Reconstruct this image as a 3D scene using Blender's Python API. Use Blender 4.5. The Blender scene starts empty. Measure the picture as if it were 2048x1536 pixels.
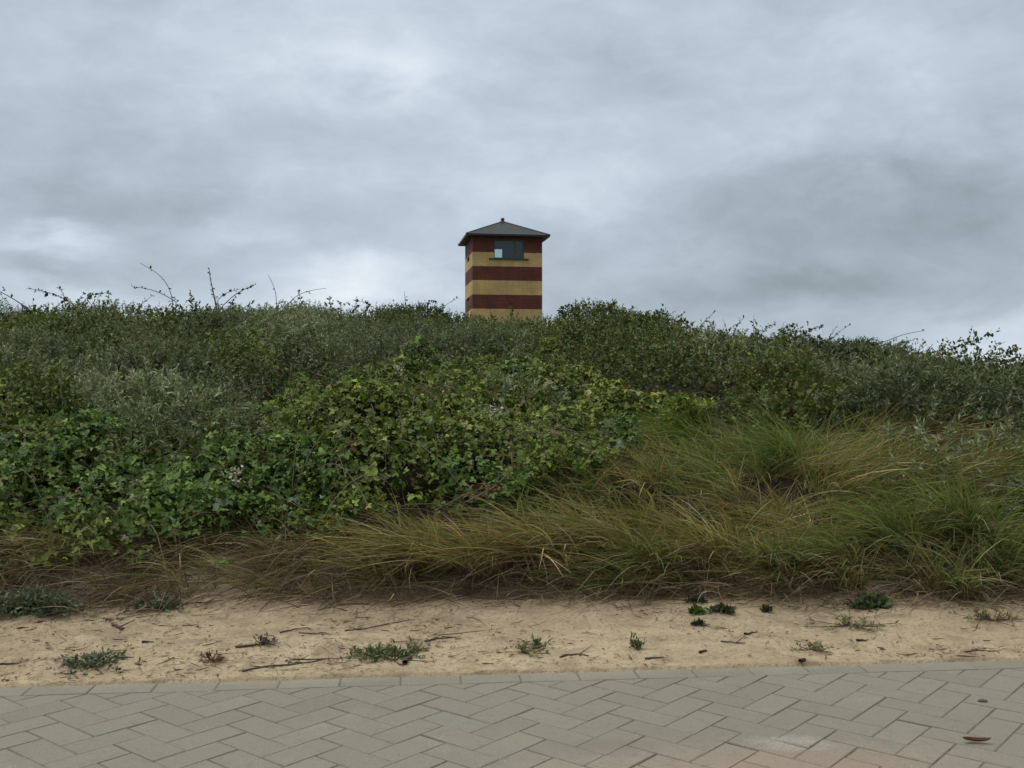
import bpy, math, random
import numpy as np
from mathutils import Vector, Matrix

rng = np.random.default_rng(7)
random.seed(7)
scn = bpy.context.scene
col = scn.collection
F, CX, CY, H = 2050.0, 1024.0, 768.0, 1.05          # focal length / centre in photo pixels, eye height

# ------------------------------------------------------------------ helpers
def tag(o, label=None, cat=None, group=None, kind=None):
    if label: o['label'] = label
    if cat: o['category'] = cat
    if group: o['group'] = group
    if kind: o['kind'] = kind
    return o

def empty(name, loc=(0, 0, 0), rz=0.0):
    o = bpy.data.objects.new(name, None)
    o.location = loc
    o.rotation_euler = (0, 0, rz)
    o.empty_display_size = 0.1
    col.objects.link(o)
    return o

def build(name, v, quads, mat, parent=None, tint=None, smooth=False):
    """one mesh object from numpy verts and quads"""
    v = np.ascontiguousarray(v, dtype=np.float32)
    q = np.ascontiguousarray(quads, dtype=np.int32)
    k = q.shape[1]
    me = bpy.data.meshes.new(name)
    me.vertices.add(len(v)); me.vertices.foreach_set('co', v.ravel())
    me.loops.add(q.size); me.loops.foreach_set('vertex_index', q.ravel())
    me.polygons.add(len(q))
    me.polygons.foreach_set('loop_start', np.arange(0, q.size, k, dtype=np.int32))
    if smooth:
        me.polygons.foreach_set('use_smooth', np.ones(len(q), dtype=bool))
    me.update(calc_edges=True)
    if tint is not None:
        a = me.color_attributes.new('tint', 'FLOAT_COLOR', 'POINT')
        c = np.ones((len(v), 4), dtype=np.float32); c[:, :3] = tint
        a.data.foreach_set('color', c.ravel())
    me.materials.append(mat)
    o = bpy.data.objects.new(name, me)
    col.objects.link(o)
    if parent: o.parent = parent
    return o

class MB:
    """collects polygons of any size, with a material slot per face"""
    def __init__(s): s.v = []; s.f = []; s.m = []; s.t = []
    def poly(s, pts, m=0, t=None):
        b = len(s.v); s.v += [tuple(p) for p in pts]; s.f.append(tuple(range(b, b + len(pts)))); s.m.append(m)
        s.t += [t or (1, 1, 1)] * len(pts)
    def box(s, x0, x1, y0, y1, z0, z1, m=0):
        b = len(s.v)
        s.v += [(x0,y0,z0),(x1,y0,z0),(x1,y1,z0),(x0,y1,z0),(x0,y0,z1),(x1,y0,z1),(x1,y1,z1),(x0,y1,z1)]
        s.t += [(1,1,1)] * 8
        for q in ((0,3,2,1),(4,5,6,7),(0,1,5,4),(1,2,6,5),(2,3,7,6),(3,0,4,7)):
            s.f.append(tuple(b + i for i in q)); s.m.append(m)
    def build(s, name, mats, parent=None, tint=False, bevel=0):
        me = bpy.data.meshes.new(name)
        me.from_pydata(s.v, [], s.f); me.update()
        for m in (mats if isinstance(mats, (list, tuple)) else [mats]): me.materials.append(m)
        me.polygons.foreach_set('material_index', s.m)
        if tint:
            a = me.color_attributes.new('tint', 'FLOAT_COLOR', 'POINT')
            c = np.ones((len(s.v), 4), dtype=np.float32); c[:, :3] = np.array(s.t)
            a.data.foreach_set('color', c.ravel())
        o = bpy.data.objects.new(name, me); col.objects.link(o)
        if parent: o.parent = parent
        if bevel:
            b = o.modifiers.new('b', 'BEVEL'); b.width = bevel; b.segments = 2
        return o

def _hash(i, j, s):
    n = (i * 374761393 + j * 668265263 + s * 982451653) & 0xffffffff
    n = ((n ^ (n >> 13)) * 1274126177) & 0xffffffff
    return ((n ^ (n >> 16)) & 0xffff) / 65535.0
def vn(x, y, s=0):
    x = np.asarray(x, float); y = np.asarray(y, float)
    i = np.floor(x).astype(np.int64); j = np.floor(y).astype(np.int64)
    fx = x - i; fy = y - j
    fx = fx*fx*(3-2*fx); fy = fy*fy*(3-2*fy)
    a = _hash(i, j, s); b = _hash(i+1, j, s); c = _hash(i, j+1, s); d = _hash(i+1, j+1, s)
    return (a*(1-fx)+b*fx)*(1-fy) + (c*(1-fx)+d*fx)*fy
def fbm(x, y, s=0, o=3):
    t = 0; a = .5; n = 0
    for k in range(o):
        t = t + a*vn(x*2**k, y*2**k, s+k*17); n += a; a *= .5
    return t/n
def sstep(a, b, x):
    t = np.clip((x-a)/(b-a), 0, 1); return t*t*(3-2*t)
def unit(a): return a/np.maximum(np.linalg.norm(a, axis=-1, keepdims=True), 1e-9)

# ------------------------------------------------------------------ the lie of the land
EDGE0, EDGES = 3.714, 0.0949                         # path edge: Y = EDGE0 + EDGES*X
def edgeY(X): return EDGE0 + EDGES*np.asarray(X, float)
def baseY(X):
    X = np.asarray(X, float)
    return 4.78 + .03*X + .22*(fbm(X*.9+3.1, X*0+.5, 5)-.5)
_tl = [-9, 0, .2, .5, .9, 1.6, 2.6, 4.0, 5.5, 7.75, 9.75, 11, 14, 20, 40, 80]
_zl = [.06, .06, .29, .56, .76, .91, 1.05, 1.25, 1.45, 1.80, 2.08, 2.12, 1.95, 1.5, 1.0, .6]
_tr = [-9, 0, .25, .6, 1.0, 1.8, 3.0, 4.25, 5.8, 7.75, 9.75, 11, 14, 20, 40, 80]
_zr = [.05, .05, .17, .40, .60, .84, 1.06, 1.25, 1.47, 1.79, 2.08, 2.12, 1.95, 1.5, 1.0, .6]
_hx = [-14, -7.5, -3, -1, -.25, .5, 1.0, 1.6, 2.2, 3, 4.1, 5.1, 6.2, 7.25, 11, 30]
_hz = [2.1, 2.08, 2.06, 2.02, 1.90, 1.90, 1.98, 1.96, 1.87, 1.74, 1.62, 1.49, 1.30, 1.10, .66, .6]
def top(X, Y):
    """surface of the plant cover"""
    X = np.asarray(X, float); Y = np.asarray(Y, float)
    t = Y - baseY(X)
    w = sstep(900, 1350, CX + F*X/np.maximum(Y, 1))
    z = np.interp(t, _tl, _zl)*(1-w) + np.interp(t, _tr, _zr)*w
    hc = np.interp(X*14.5/np.clip(Y, 11, 15), _hx, _hz)/2.08
    z = z + .50*(fbm(X*.55+5, Y*.95, 11, 2)-.5)*sstep(.8, 2.2, t)*sstep(7.8, 5.2, t)
    return z*(1 + sstep(1.5, 9.5, t)*(hc-1)*np.clip(1-(Y-16)/40, 0, 1))
def ground(X, Y):
    X = np.asarray(X, float); Y = np.asarray(Y, float)
    t = Y - baseY(X)
    w = sstep(900, 1350, CX + F*X/np.maximum(Y, 1))
    z = top(X, Y) - sstep(0, .7, t)*(.24*(1-w)+.12*w) + .05*(fbm(X*1.3, Y*1.3, 9)-.5)*sstep(.1, 1, t)
    # sand strip between path edge and dune foot
    e = edgeY(X)
    s = np.clip((Y-e)/np.maximum(baseY(X)-e, .2), 0, 1)
    zs = .006 + .05*s**1.3
    zs = zs + (.030*(fbm(X*2.2, Y*3.5, 21, 3)-.5) + .022*(fbm(X*11, Y*14, 22, 2)-.5))*sstep(0, .12, s)
    z = np.where(t < 0, zs, z + (zs-.055)*np.clip(1-t/.3, 0, 1))
    return np.where(Y < e, -.06, z)
def px(x, Y): return (x-CX)/F*Y
def screen(X, Y, Z): return CX + F*X/Y, CY - F*(Z-H)/Y
def on_sand(x, y):
    """sand point seen at photo pixel x, y"""
    Z = .02
    for _ in range(6):
        Y = F*(H-Z)/(y-CY); X = px(x, Y); Z = float(ground(X, Y))
    return X, Y, Z
def on_slope(x, y):
    """first point of the plant cover along the view through x, y"""
    Y = np.arange(4.7, 16, .02); X = px(x, Y)
    Z = H + (CY-y)/F*Y
    hit = np.nonzero(top(X, Y) >= Z)[0]
    k = hit[0] if len(hit) else len(Y)-1
    return float(X[k]), float(Y[k]), float(top(X[k], Y[k]))

# ------------------------------------------------------------------ materials
def newmat(name):
    m = bpy.data.materials.new(name); m.use_nodes = True
    nt = m.node_tree; nt.nodes.clear()
    out = nt.nodes.new('ShaderNodeOutputMaterial')
    return m, nt, out
class NT:
    def __init__(s, nt): s.nt = nt
    def n(s, typ, **kw):
        nd = s.nt.nodes.new(typ)
        for k, v in kw.items(): setattr(nd, k, v)
        return nd
    def link(s, a, b): s.nt.links.new(a, b)
    def val(s, sock, v):
        if hasattr(v, 'is_linked') or isinstance(v, bpy.types.NodeSocket): s.link(v, sock)
        else: sock.default_value = v
    def math(s, op, a, b=None, c=None, clamp=False):
        nd = s.n('ShaderNodeMath', operation=op, use_clamp=clamp)
        s.val(nd.inputs[0], a)
        if b is not None: s.val(nd.inputs[1], b)
        if c is not None: s.val(nd.inputs[2], c)
        return nd.outputs[0]
    def mix(s, f, a, b, mode='MIX'):
        nd = s.n('ShaderNodeMix', data_type='RGBA', blend_type=mode)
        s.val(nd.inputs[0], f)
        for sock, v in ((nd.inputs[6], a), (nd.inputs[7], b)):
            if isinstance(v, tuple): v = (*v[:3], 1)
            s.val(sock, v)
        return nd.outputs[2]
    def noise(s, vec, scale, detail=4, rough=.55, dist=0.0):
        nd = s.n('ShaderNodeTexNoise')
        if vec is not None: s.link(vec, nd.inputs['Vector'])
        nd.inputs['Scale'].default_value = scale; nd.inputs['Detail'].default_value = detail
        nd.inputs['Roughness'].default_value = rough; nd.inputs['Distortion'].default_value = dist
        return nd
    def ramp(s, f, stops, interp='LINEAR'):
        nd = s.n('ShaderNodeValToRGB'); cr = nd.color_ramp; cr.interpolation = interp
        while len(cr.elements) < len(stops): cr.elements.new(.5)
        for e, (p, c) in zip(cr.elements, stops):
            e.position = p; e.color = (*c, 1) if isinstance(c, tuple) else (c, c, c, 1)
        s.link(f, nd.inputs[0]); return nd.outputs[0]
    def mrange(s, f, a, b, c=0.0, d=1.0):
        nd = s.n('ShaderNodeMapRange', interpolation_type='SMOOTHSTEP')
        s.link(f, nd.inputs[0])
        for i, v in enumerate((a, b, c, d)): nd.inputs[i+1].default_value = v
        return nd.outputs[0]

def leaf_mat(name, rough=.5, trans=.28, spec=.35):
    m, nt, out = newmat(name); N = NT(nt)
    at = N.n('ShaderNodeAttribute', attribute_name='tint')
    p = N.n('ShaderNodeBsdfPrincipled'); p.inputs['Roughness'].default_value = rough
    p.inputs['Specular IOR Level'].default_value = spec
    N.link(at.outputs['Color'], p.inputs['Base Color'])
    tr = N.n('ShaderNodeBsdfTranslucent')
    N.link(N.mix(1.0, at.outputs['Color'], (1.25, 1.35, .7), 'MULTIPLY'), tr.inputs['Color'])
    mx = N.n('ShaderNodeMixShader'); mx.inputs[0].default_value = trans
    N.link(p.outputs[0], mx.inputs[1]); N.link(tr.outputs[0], mx.inputs[2]); N.link(mx.outputs[0], out.inputs[0])
    return m
def plain(name, c, rough=.7, var=.25, scale=30, bump=.0, spec=.3, metallic=0.0):
    m, nt, out = newmat(name); N = NT(nt)
    tc = N.n('ShaderNodeTexCoord')
    nz = N.noise(tc.outputs['Object'], scale, 5)
    p = N.n('ShaderNodeBsdfPrincipled'); p.inputs['Roughness'].default_value = rough
    p.inputs['Specular IOR Level'].default_value = spec; p.inputs['Metallic'].default_value = metallic
    lo = tuple(x*(1-var) for x in c); hi = tuple(min(1, x*(1+var)) for x in c)
    N.link(N.ramp(nz.outputs['Fac'], [(.3, lo), (.7, hi)]), p.inputs['Base Color'])
    if bump:
        b = N.n('ShaderNodeBump'); b.inputs['Strength'].default_value = bump; b.inputs['Distance'].default_value = .01
        N.link(nz.outputs['Fac'], b.inputs['Height']); N.link(b.outputs[0], p.inputs['Normal'])
    N.link(p.outputs[0], out.inputs[0])
    return m

M = {}
M['leaf'] = leaf_mat('bramble_leaf', .55, .14, .22)
M['scrub'] = leaf_mat('scrub_leaf', .6, .15, .22)
M['blade'] = leaf_mat('grass_blade', .5, .25, .3)
M['stalk'] = leaf_mat('dry_stalk', .8, .05, .15)
M['bark'] = plain('bark', (.085, .06, .042), .85, .35, 60, .4)
M['twig'] = plain('twig', (.075, .05, .038), .85, .35, 50, .4)

def ground_mat():
    m, nt, out = newmat('sand_and_soil'); N = NT(nt)
    geo = N.n('ShaderNodeNewGeometry'); P = geo.outputs['Position']
    at = N.n('ShaderNodeAttribute', attribute_name='tint')       # red = how much soil
    big = N.noise(P, 1.1, 4, .6); mid = N.noise(P, 9, 6, .65); fine = N.noise(P, 160, 3, .7); grit = N.noise(P, 55, 4, .75)
    sand = N.ramp(mid.outputs['Fac'], [(.28, (.35, .268, .172)), (.5, (.455, .360, .238)), (.72, (.53, .43, .29))])
    sand = N.mix(N.mrange(big.outputs['Fac'], .42, .66, 0, .55), sand, (.33, .245, .16))
    sand = N.mix(N.mrange(grit.outputs['Fac'], .51, .63, 0, .8), sand, (.23, .16, .105))
    sand = N.mix(N.mrange(N.noise(P, 4.2, 6, .7, .6).outputs['Fac'], .48, .64, 0, .6), sand, (.25, .182, .13))
    sand = N.mix(N.mrange(fine.outputs['Fac'], .62, .75, 0, .5), sand, (.62, .52, .36))
    soil = N.ramp(grit.outputs['Fac'], [(.3, (.060, .041, .027)), (.7, (.17, .118, .078))])
    far = N.ramp(big.outputs['Fac'], [(.3, (.05, .06, .025)), (.7, (.11, .10, .05))])
    sep = N.n('ShaderNodeSeparateColor'); N.link(at.outputs['Color'], sep.inputs[0])
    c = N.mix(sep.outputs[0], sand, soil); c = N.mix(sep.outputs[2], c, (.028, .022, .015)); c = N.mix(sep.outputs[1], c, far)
    p = N.n('ShaderNodeBsdfPrincipled'); p.inputs['Roughness'].default_value = .95; p.inputs['Specular IOR Level'].default_value = .1
    N.link(c, p.inputs['Base Color'])
    b = N.n('ShaderNodeBump'); b.inputs['Strength'].default_value = 1.0; b.inputs['Distance'].default_value = .022
    hsum = N.math('ADD', N.math('MULTIPLY', grit.outputs['Fac'], .7), N.math('MULTIPLY', mid.outputs['Fac'], 1.0))
    N.link(hsum, b.inputs['Height']); N.link(b.outputs[0], p.inputs['Normal'])
    N.link(p.outputs[0], out.inputs[0]); return m
M['ground'] = ground_mat()

def paver_mat():
    m, nt, out = newmat('concrete_paver'); N = NT(nt)
    geo = N.n('ShaderNodeNewGeometry'); P = geo.outputs['Position']
    at = N.n('ShaderNodeAttribute', attribute_name='tint')
    a = N.noise(P, 2.2, 4, .6); g = N.noise(P, 130, 4, .75); q = N.noise(P, 26, 5, .7); r = N.noise(P, 1.3, 3, .5, .4)
    c = N.mix(1.0, (.192, .174, .136), at.outputs['Color'], 'MULTIPLY')
    c = N.mix(N.mrange(a.outputs['Fac'], .4, .65, 0, .5), c, (.19, .183, .148))
    c = N.mix(N.mrange(q.outputs['Fac'], .50, .70, 0, .55), c, (.15, .138, .10))
    c = N.mix(N.mrange(g.outputs['Fac'], .52, .72, 0, .6), c, (.33, .31, .24))
    # worn reddish and sandy patch on the near right, and a pale dropping
    def spot(x, y, rx, ry):
        mp = N.n('ShaderNodeVectorMath', operation='SUBTRACT'); N.link(P, mp.inputs[0]); mp.inputs[1].default_value = (x, y, 0)
        ms = N.n('ShaderNodeVectorMath', operation='DIVIDE'); N.link(mp.outputs[0], ms.inputs[0]); ms.inputs[1].default_value = (rx, ry, 1)
        ln = N.n('ShaderNodeVectorMath', operation='LENGTH'); N.link(ms.outputs[0], ln.inputs[0])
        return N.math('ADD', ln.outputs['Value'], N.math('MULTIPLY', N.math('SUBTRACT', q.outputs['Fac'], .5), 1.6))
    for (sx, sy, rx, ry, cc, k) in ((.82, 2.82, .62, .22, (.30, .205, .16), .7), (.25, 2.80, .34, .13, (.30, .235, .18), .45),
                                    (.815, 3.0, .13, .07, (.40, .40, .36), .42), (.30, 2.98, .16, .06, (.15, .115, .08), .5)):
        c = N.mix(N.math('MULTIPLY', N.mrange(spot(sx, sy, rx, ry), 1.15, .35, 0, k), N.mrange(g.outputs['Fac'], .40, .60, .25, 1.0)), c, cc)
    # blown sand caught along the dune-side edge
    sp = N.n('ShaderNodeSeparateXYZ'); N.link(P, sp.inputs[0])
    ed = N.math('SUBTRACT', N.math('SUBTRACT', sp.outputs[1], EDGE0), N.math('MULTIPLY', sp.outputs[0], EDGES))
    ed = N.math('ADD', ed, N.math('MULTIPLY', N.math('SUBTRACT', a.outputs['Fac'], .5), .35))
    grain = N.mrange(g.outputs['Fac'], .42, .62, .15, 1.0)
    c = N.mix(N.math('MULTIPLY', N.mrange(ed, -.10, .05, 0, .40), grain), c, (.40, .315, .215))
    c = N.mix(N.math('MULTIPLY', N.mrange(N.noise(P, 3.1, 6, .7).outputs['Fac'], .52, .70, 0, .45), grain), c, (.33, .275, .20))
    p = N.n('ShaderNodeBsdfPrincipled'); p.inputs['Roughness'].default_value = .85; p.inputs['Specular IOR Level'].default_value = .25
    N.link(c, p.inputs['Base Color'])
    b = N.n('ShaderNodeBump'); b.inputs['Strength'].default_value = .5; b.inputs['Distance'].default_value = .004
    N.link(N.math('ADD', g.outputs['Fac'], q.outputs['Fac']), b.inputs['Height']); N.link(b.outputs[0], p.inputs['Normal'])
    N.link(p.outputs[0], out.inputs[0]); return m
M['paver'] = paver_mat()
M['joint'] = plain('joint_earth', (.14, .124, .095), .95, .4, 40, .3, .1)

# ------------------------------------------------------------------ ground sheet
def spaced(dense, far, n):
    d = np.asarray(dense); s = d[-1]; g = np.geomspace(.06, far, n)
    return np.concatenate([d, s+g])
xr = spaced(np.arange(0, 4.0, .035), 4000, 60)
xs = np.concatenate([-xr[::-1][:-1], xr])
yd = np.concatenate([np.arange(3.2, 5.4, .028), np.arange(5.4, 9, .08), np.arange(9, 22, .25)])
ys = np.concatenate([[-4000, -1500, -500, -150, -40, -12, -4, -1, 1, 2.4, 3.0], yd, 22+np.geomspace(.4, 4000, 40)])
gx, gy = np.meshgrid(xs, ys)
gz = ground(gx, gy)
nearside = gy < edgeY(gx) - 5.4
gz = np.where(nearside, -.02, gz)
nx, ny = len(xs), len(ys)
ii = np.arange(nx*ny).reshape(ny, nx)
q = np.stack([ii[:-1, :-1], ii[:-1, 1:], ii[1:, 1:], ii[1:, :-1]], -1).reshape(-1, 4)
tt = gy - baseY(gx)
lft = .10*sstep(-.4, -1.0, gx/np.maximum(gy, 1)*4.8)
soil = np.maximum(sstep(-.02, .20, tt + lft + .5*(fbm(gx*2.5, gy*2.5, 31)-.5)), .22*sstep(-.9, -.05, tt + .7*(fbm(gx*1.6, gy*2.5, 33)-.5)))
farm = sstep(15, 25, gy)*.8 + nearside*.6
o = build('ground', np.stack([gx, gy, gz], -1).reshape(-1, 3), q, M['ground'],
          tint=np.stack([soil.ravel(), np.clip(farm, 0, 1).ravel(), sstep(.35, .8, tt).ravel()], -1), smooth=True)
tag(o, 'pale sand strip rising into a low vegetated dune', 'ground', kind='structure')

# ------------------------------------------------------------------ herringbone path
def clip(poly, a, b, c):          # keep a*x+b*y >= c
    r = []
    for i in range(len(poly)):
        p, s = poly[i], poly[(i+1) % len(poly)]
        dp = a*p[0]+b*p[1]-c; ds = a*s[0]+b*s[1]-c
        if dp >= 0: r.append(p)
        if dp*ds < 0:
            k = dp/(dp-ds); r.append((p[0]+(s[0]-p[0])*k, p[1]+(s[1]-p[1])*k))
    return r
W = .105
ang = math.atan(EDGES)
ca, sa = math.cos(ang), math.sin(ang)
def to_world(u, v): return (u*ca + v*sa, EDGE0 + u*sa - v*ca)       # u along the edge, v back towards the viewer
pm = MB()
def paver(poly):
    if len(poly) < 3: return
    ar = abs(sum(poly[i][0]*poly[(i+1) % len(poly)][1]-poly[(i+1) % len(poly)][0]*poly[i][1] for i in range(len(poly))))/2
    if ar < .0006: return
    cx = sum(p[0] for p in poly)/len(poly); cy = sum(p[1] for p in poly)/len(poly)
    r = max(math.hypot(p[0]-cx, p[1]-cy) for p in poly)
    z0 = random.gauss(0, .0006); tx, ty = random.gauss(0, .006), random.gauss(0, .006)
    b = random.gauss(1, .038); w = random.gauss(0, .013)
    t = (b*(1+w), b, b*(1-w*1.3))
    def ring(k, dz): 
        out = []
        for p in poly:
            d = math.hypot(p[0]-cx, p[1]-cy); f = max(0, 1-k/max(d, .01))
            x, y = cx+(p[0]-cx)*f, cy+(p[1]-cy)*f
            X, Y = to_world(x, y); out.append((X, Y, z0+tx*(x-cx)+ty*(y-cy)+dz))
        return out
    A, B, C = ring(.0045, 0), ring(.0008, -.003), ring(.0008, -.05)
    pm.poly(A[::-1], 0, t)
    n = len(poly)
    for i in range(n):
        j = (i+1) % n
        pm.poly([A[i], A[j], B[j], B[i]], 0, t); pm.poly([B[i], B[j], C[j], C[i]], 0, t)
J = .0011
U0, U1, V1 = -11.0, 11.0, 5.2
k = 0
u = U0
while u < U1:                                                        # the straight course along the edge
    L = .212
    paver([(u+J, J), (u+L-J, J), (u+L-J, W-J), (u+J, W-J)]); u += L
r2 = math.sqrt(.5)
n = 140
ou, ov = .037, .02
for i in range(-n, n):
    for j in range(-n, n):
        mm = (i-j) % 4
        if mm == 0: a0, a1, b0, b1 = i, i+2, j, j+1
        elif mm == 2: a0, a1, b0, b1 = i, i+1, j-1, j+1
        else: continue
        P = [(a0*W+J, b0*W+J), (a1*W-J, b0*W+J), (a1*W-J, b1*W-J), (a0*W+J, b1*W-J)]
        P = [((a-b)*r2+ou, (a+b)*r2+V1/2+ov) for a, b in P]
        us = [p[0] for p in P]; vs = [p[1] for p in P]
        if max(vs) < W or min(vs) > V1 or max(us) < U0 or min(us) > U1: continue
        P = clip(P, 0, 1, W+J); P = clip(P, 0, -1, -V1)
        paver(P)
path = pm.build('path', M['paver'], tint=True)
tag(path, 'grey concrete brick path laid in herringbone', 'path', kind='structure')
jm = MB(); jm.poly([(*to_world(a, b), -.0035) for a, b in ((U0, .004), (U0, V1), (U1, V1), (U1, .004))])
jm.build('joint_filling', M['joint'], path)

# ------------------------------------------------------------------ plant building blocks
def frames(nrm, az=None):
    n = unit(nrm); N_ = len(n)
    r = rng.normal(size=(N_, 3)); t = unit(np.cross(n, r)); b = np.cross(n, t)
    return np.stack([t, b, n], -1)
def frames_dir(d, roll_up=.6):
    """x axis along d, z axis roughly up with random roll"""
    t = unit(d); r = rng.normal(size=t.shape)*(1-roll_up) + np.array([0, 0, 1.0])*roll_up
    b = unit(np.cross(r, t)); n = np.cross(t, b)
    return np.stack([t, b, n], -1)
def inst(tv, tq, pos, R, s):
    n, k = len(pos), len(tv)
    v = np.einsum('nij,kj->nki', R, tv)*s[:, None, None] + pos[:, None, :]
    qq = tq[None] + (np.arange(n)*k)[:, None, None]
    return v.reshape(-1, 3), qq.reshape(-1, tq.shape[1])
def join(parts):
    V, Q, T = [], [], []; b = 0
    for v, q_, t in parts:
        V.append(v); Q.append(q_+b); T.append(t); b += len(v)
    return np.concatenate(V), np.concatenate(Q), np.concatenate(T)
def leaflet(w):
    v = np.array([(0, 0, 0), (.28, w*.47, .07), (.68, w*.42, .06), (1, 0, -.08), (.68, -w*.42, .06), (.28, -w*.47, .07)])
    return v, np.array([(0, 3, 2, 1), (0, 5, 4, 3)])
LV, LQ = leaflet(.64)
def tri_leaf():
    V, Q = [], []
    for a, off, s in ((0, .12, 1.0), (1.25, .04, .85), (-1.25, .04, .85)):
        c, s_ = math.cos(a), math.sin(a)
        v = LV*s; v = np.stack([v[:, 0]*c-v[:, 1]*s_ + off*c, v[:, 0]*s_+v[:, 1]*c + off*s_, v[:, 2] - .12*(v[:, 0])**2], -1)
        Q.append(LQ + 6*len(V)); V.append(v)
    return np.concatenate(V), np.concatenate(Q)
TV, TQ = tri_leaf()
def rhomb(w): return np.array([(0, 0, 0), (.5, w/2, .06), (1, 0, -.05), (.5, -w/2, .06)]), np.array([(0, 3, 2, 1)])
def pick(n, cols, wts, jit=.18):
    c = np.array(cols)[rng.choice(len(cols), n, p=np.array(wts)/sum(wts))]
    return c*np.exp(rng.normal(0, jit, (n, 1)))*np.exp(rng.normal(0, .06, (n, 3)))
def ribbons(root, d0, L, bend, w, S=6):
    """curved tapering blades: root (n,3), start direction, length, bend vector, width"""
    n = len(root); s = np.linspace(0, 1, S)
    p = root[:, None] + L[:, None, None]*(s[None, :, None]*d0[:, None] + (s**2)[None, :, None]*bend[:, None])
    tan = unit(d0[:, None] + 2*s[None, :, None]*bend[:, None])
    side = unit(np.cross(tan, rng.normal(size=(n, 1, 3))*.6 + np.array([0, .8, .5])))
    ww = w[:, None]*(1-s[None]**2.2*.93)*.5
    v = np.stack([p - side*ww[..., None], p + side*ww[..., None]], 2)      # n,S,2,3
    idx = np.arange(n*S*2).reshape(n, S, 2)
    qq = np.stack([idx[:, :-1, 0], idx[:, :-1, 1], idx[:, 1:, 1], idx[:, 1:, 0]], -1).reshape(-1, 4)
    return v.reshape(-1, 3), qq
def tube(pts, r0, r1, sides=5):
    pts = np.asarray(pts, float); n = len(pts)
    tan = unit(np.gradient(pts, axis=0)); ref = np.array([.3, .9, .2])
    a = unit(np.cross(tan, ref)); b = np.cross(tan, a)
    th = np.arange(sides)/sides*2*math.pi
    r = np.linspace(r0, r1, n)[:, None, None]
    v = pts[:, None] + r*(a[:, None]*np.cos(th)[None, :, None] + b[:, None]*np.sin(th)[None, :, None])
    idx = np.arange(n*sides).reshape(n, sides); nx_ = np.roll(idx, -1, 1)
    qq = np.stack([idx[:-1], nx_[:-1], nx_[1:], idx[1:]], -1).reshape(-1, 4)
    return v.reshape(-1, 3), qq
def ones(v, c): return np.tile(np.array(c, float), (len(v), 1))

# palettes (surface colour of the leaf itself)
BRAM = ([(.094, .130, .022), (.128, .166, .030), (.062, .095, .018), (.18, .19, .042), (.14, .085, .040), (.19, .20, .12)], [42, 26, 24, 8, 1.5, 3])
ROSE = ([(.078, .104, .026), (.105, .130, .034), (.054, .074, .021), (.15, .16, .05), (.13, .085, .045)], [36, 26, 24, 10, 4])
BUCK = ([(.155, .178, .098), (.12, .142, .070), (.22, .235, .155), (.08, .10, .045), (.14, .13, .07)], [34, 30, 16, 14, 6])
OLIV = ([(.105, .125, .032), (.085, .105, .028), (.14, .155, .045), (.12, .095, .04)], [35, 38, 20, 7])
MARR = ([(.150, .185, .060), (.19, .215, .085), (.105, .140, .045), (.25, .235, .11), (.33, .275, .15), (.17, .13, .065)], [34, 22, 20, 10, 8, 6])
DRYM = ([(.21, .20, .075), (.34, .265, .135), (.25, .18, .095), (.14, .15, .05), (.42, .35, .21)], [28, 26, 22, 16, 8])
STRAW = ([(.18, .122, .078), (.24, .175, .105), (.105, .072, .048), (.32, .25, .16)], [34, 24, 30, 12])

# region boundaries of the cover, followed down the slope
bu_x = [-500, 0, 150, 300, 450, 600, 800, 1000, 1200, 1350, 1450]
bu_y = [930, 925, 925, 885, 830, 800, 785, 775, 795, 830, 860]
bl_x = [-500, 0, 200, 450, 600, 800, 950, 1050, 1200, 1350, 1450]
bl_y = [1100, 1105, 1118, 1095, 1078, 1045, 1010, 975, 930, 880, 862]
mu_x = [500, 600, 800, 950, 1050, 1200, 1350, 1550, 1700, 1850, 2048, 2600]
mu_y = [1090, 1075, 1050, 1005, 970, 910, 825, 795, 810, 845, 880, 900]
def cover_pos(n, x0, x1, y0, y1):
    X = rng.uniform(x0, x1, n); Y = rng.uniform(y0, y1, n)
    Z = top(X, Y); sx, sy = screen(X, Y, Z)
    return X, Y, Z, sx, sy

# ------------------------------------------------------------------ bramble thicket (lower left)
def bramble_top(X, Y):
    return top(X, Y) + .26*(fbm(X*1.1, Y*1.1, 41)-.5) + .42*(fbm(X*2.6, Y*2.6, 43, 2)-.5) + .10*(fbm(X*8, Y*8, 44, 2)-.5) + .03
X, Y, Z, sx, sy = cover_pos(680000, -6.8, 3.4, 4.7, 11.5)
jit = 190*(fbm(X*1.6, Y*1.6, 47)-.5)
hole = fbm(X*2.9, Y*2.9, 49, 2)
stray = ((fbm(X*1.2, Y*1.0, 57, 2) > .60) & (sx < 1500) & (sy > 690 + 90*sstep(1050, 1250, sx)) & (sy < 900))
low = (fbm(X*2.4, Y*4.2, 58, 2) > .50) & (sx < 1000) & (sy < 1175) & (sy > 1040) & (rng.random(len(X)) < .4)
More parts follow.
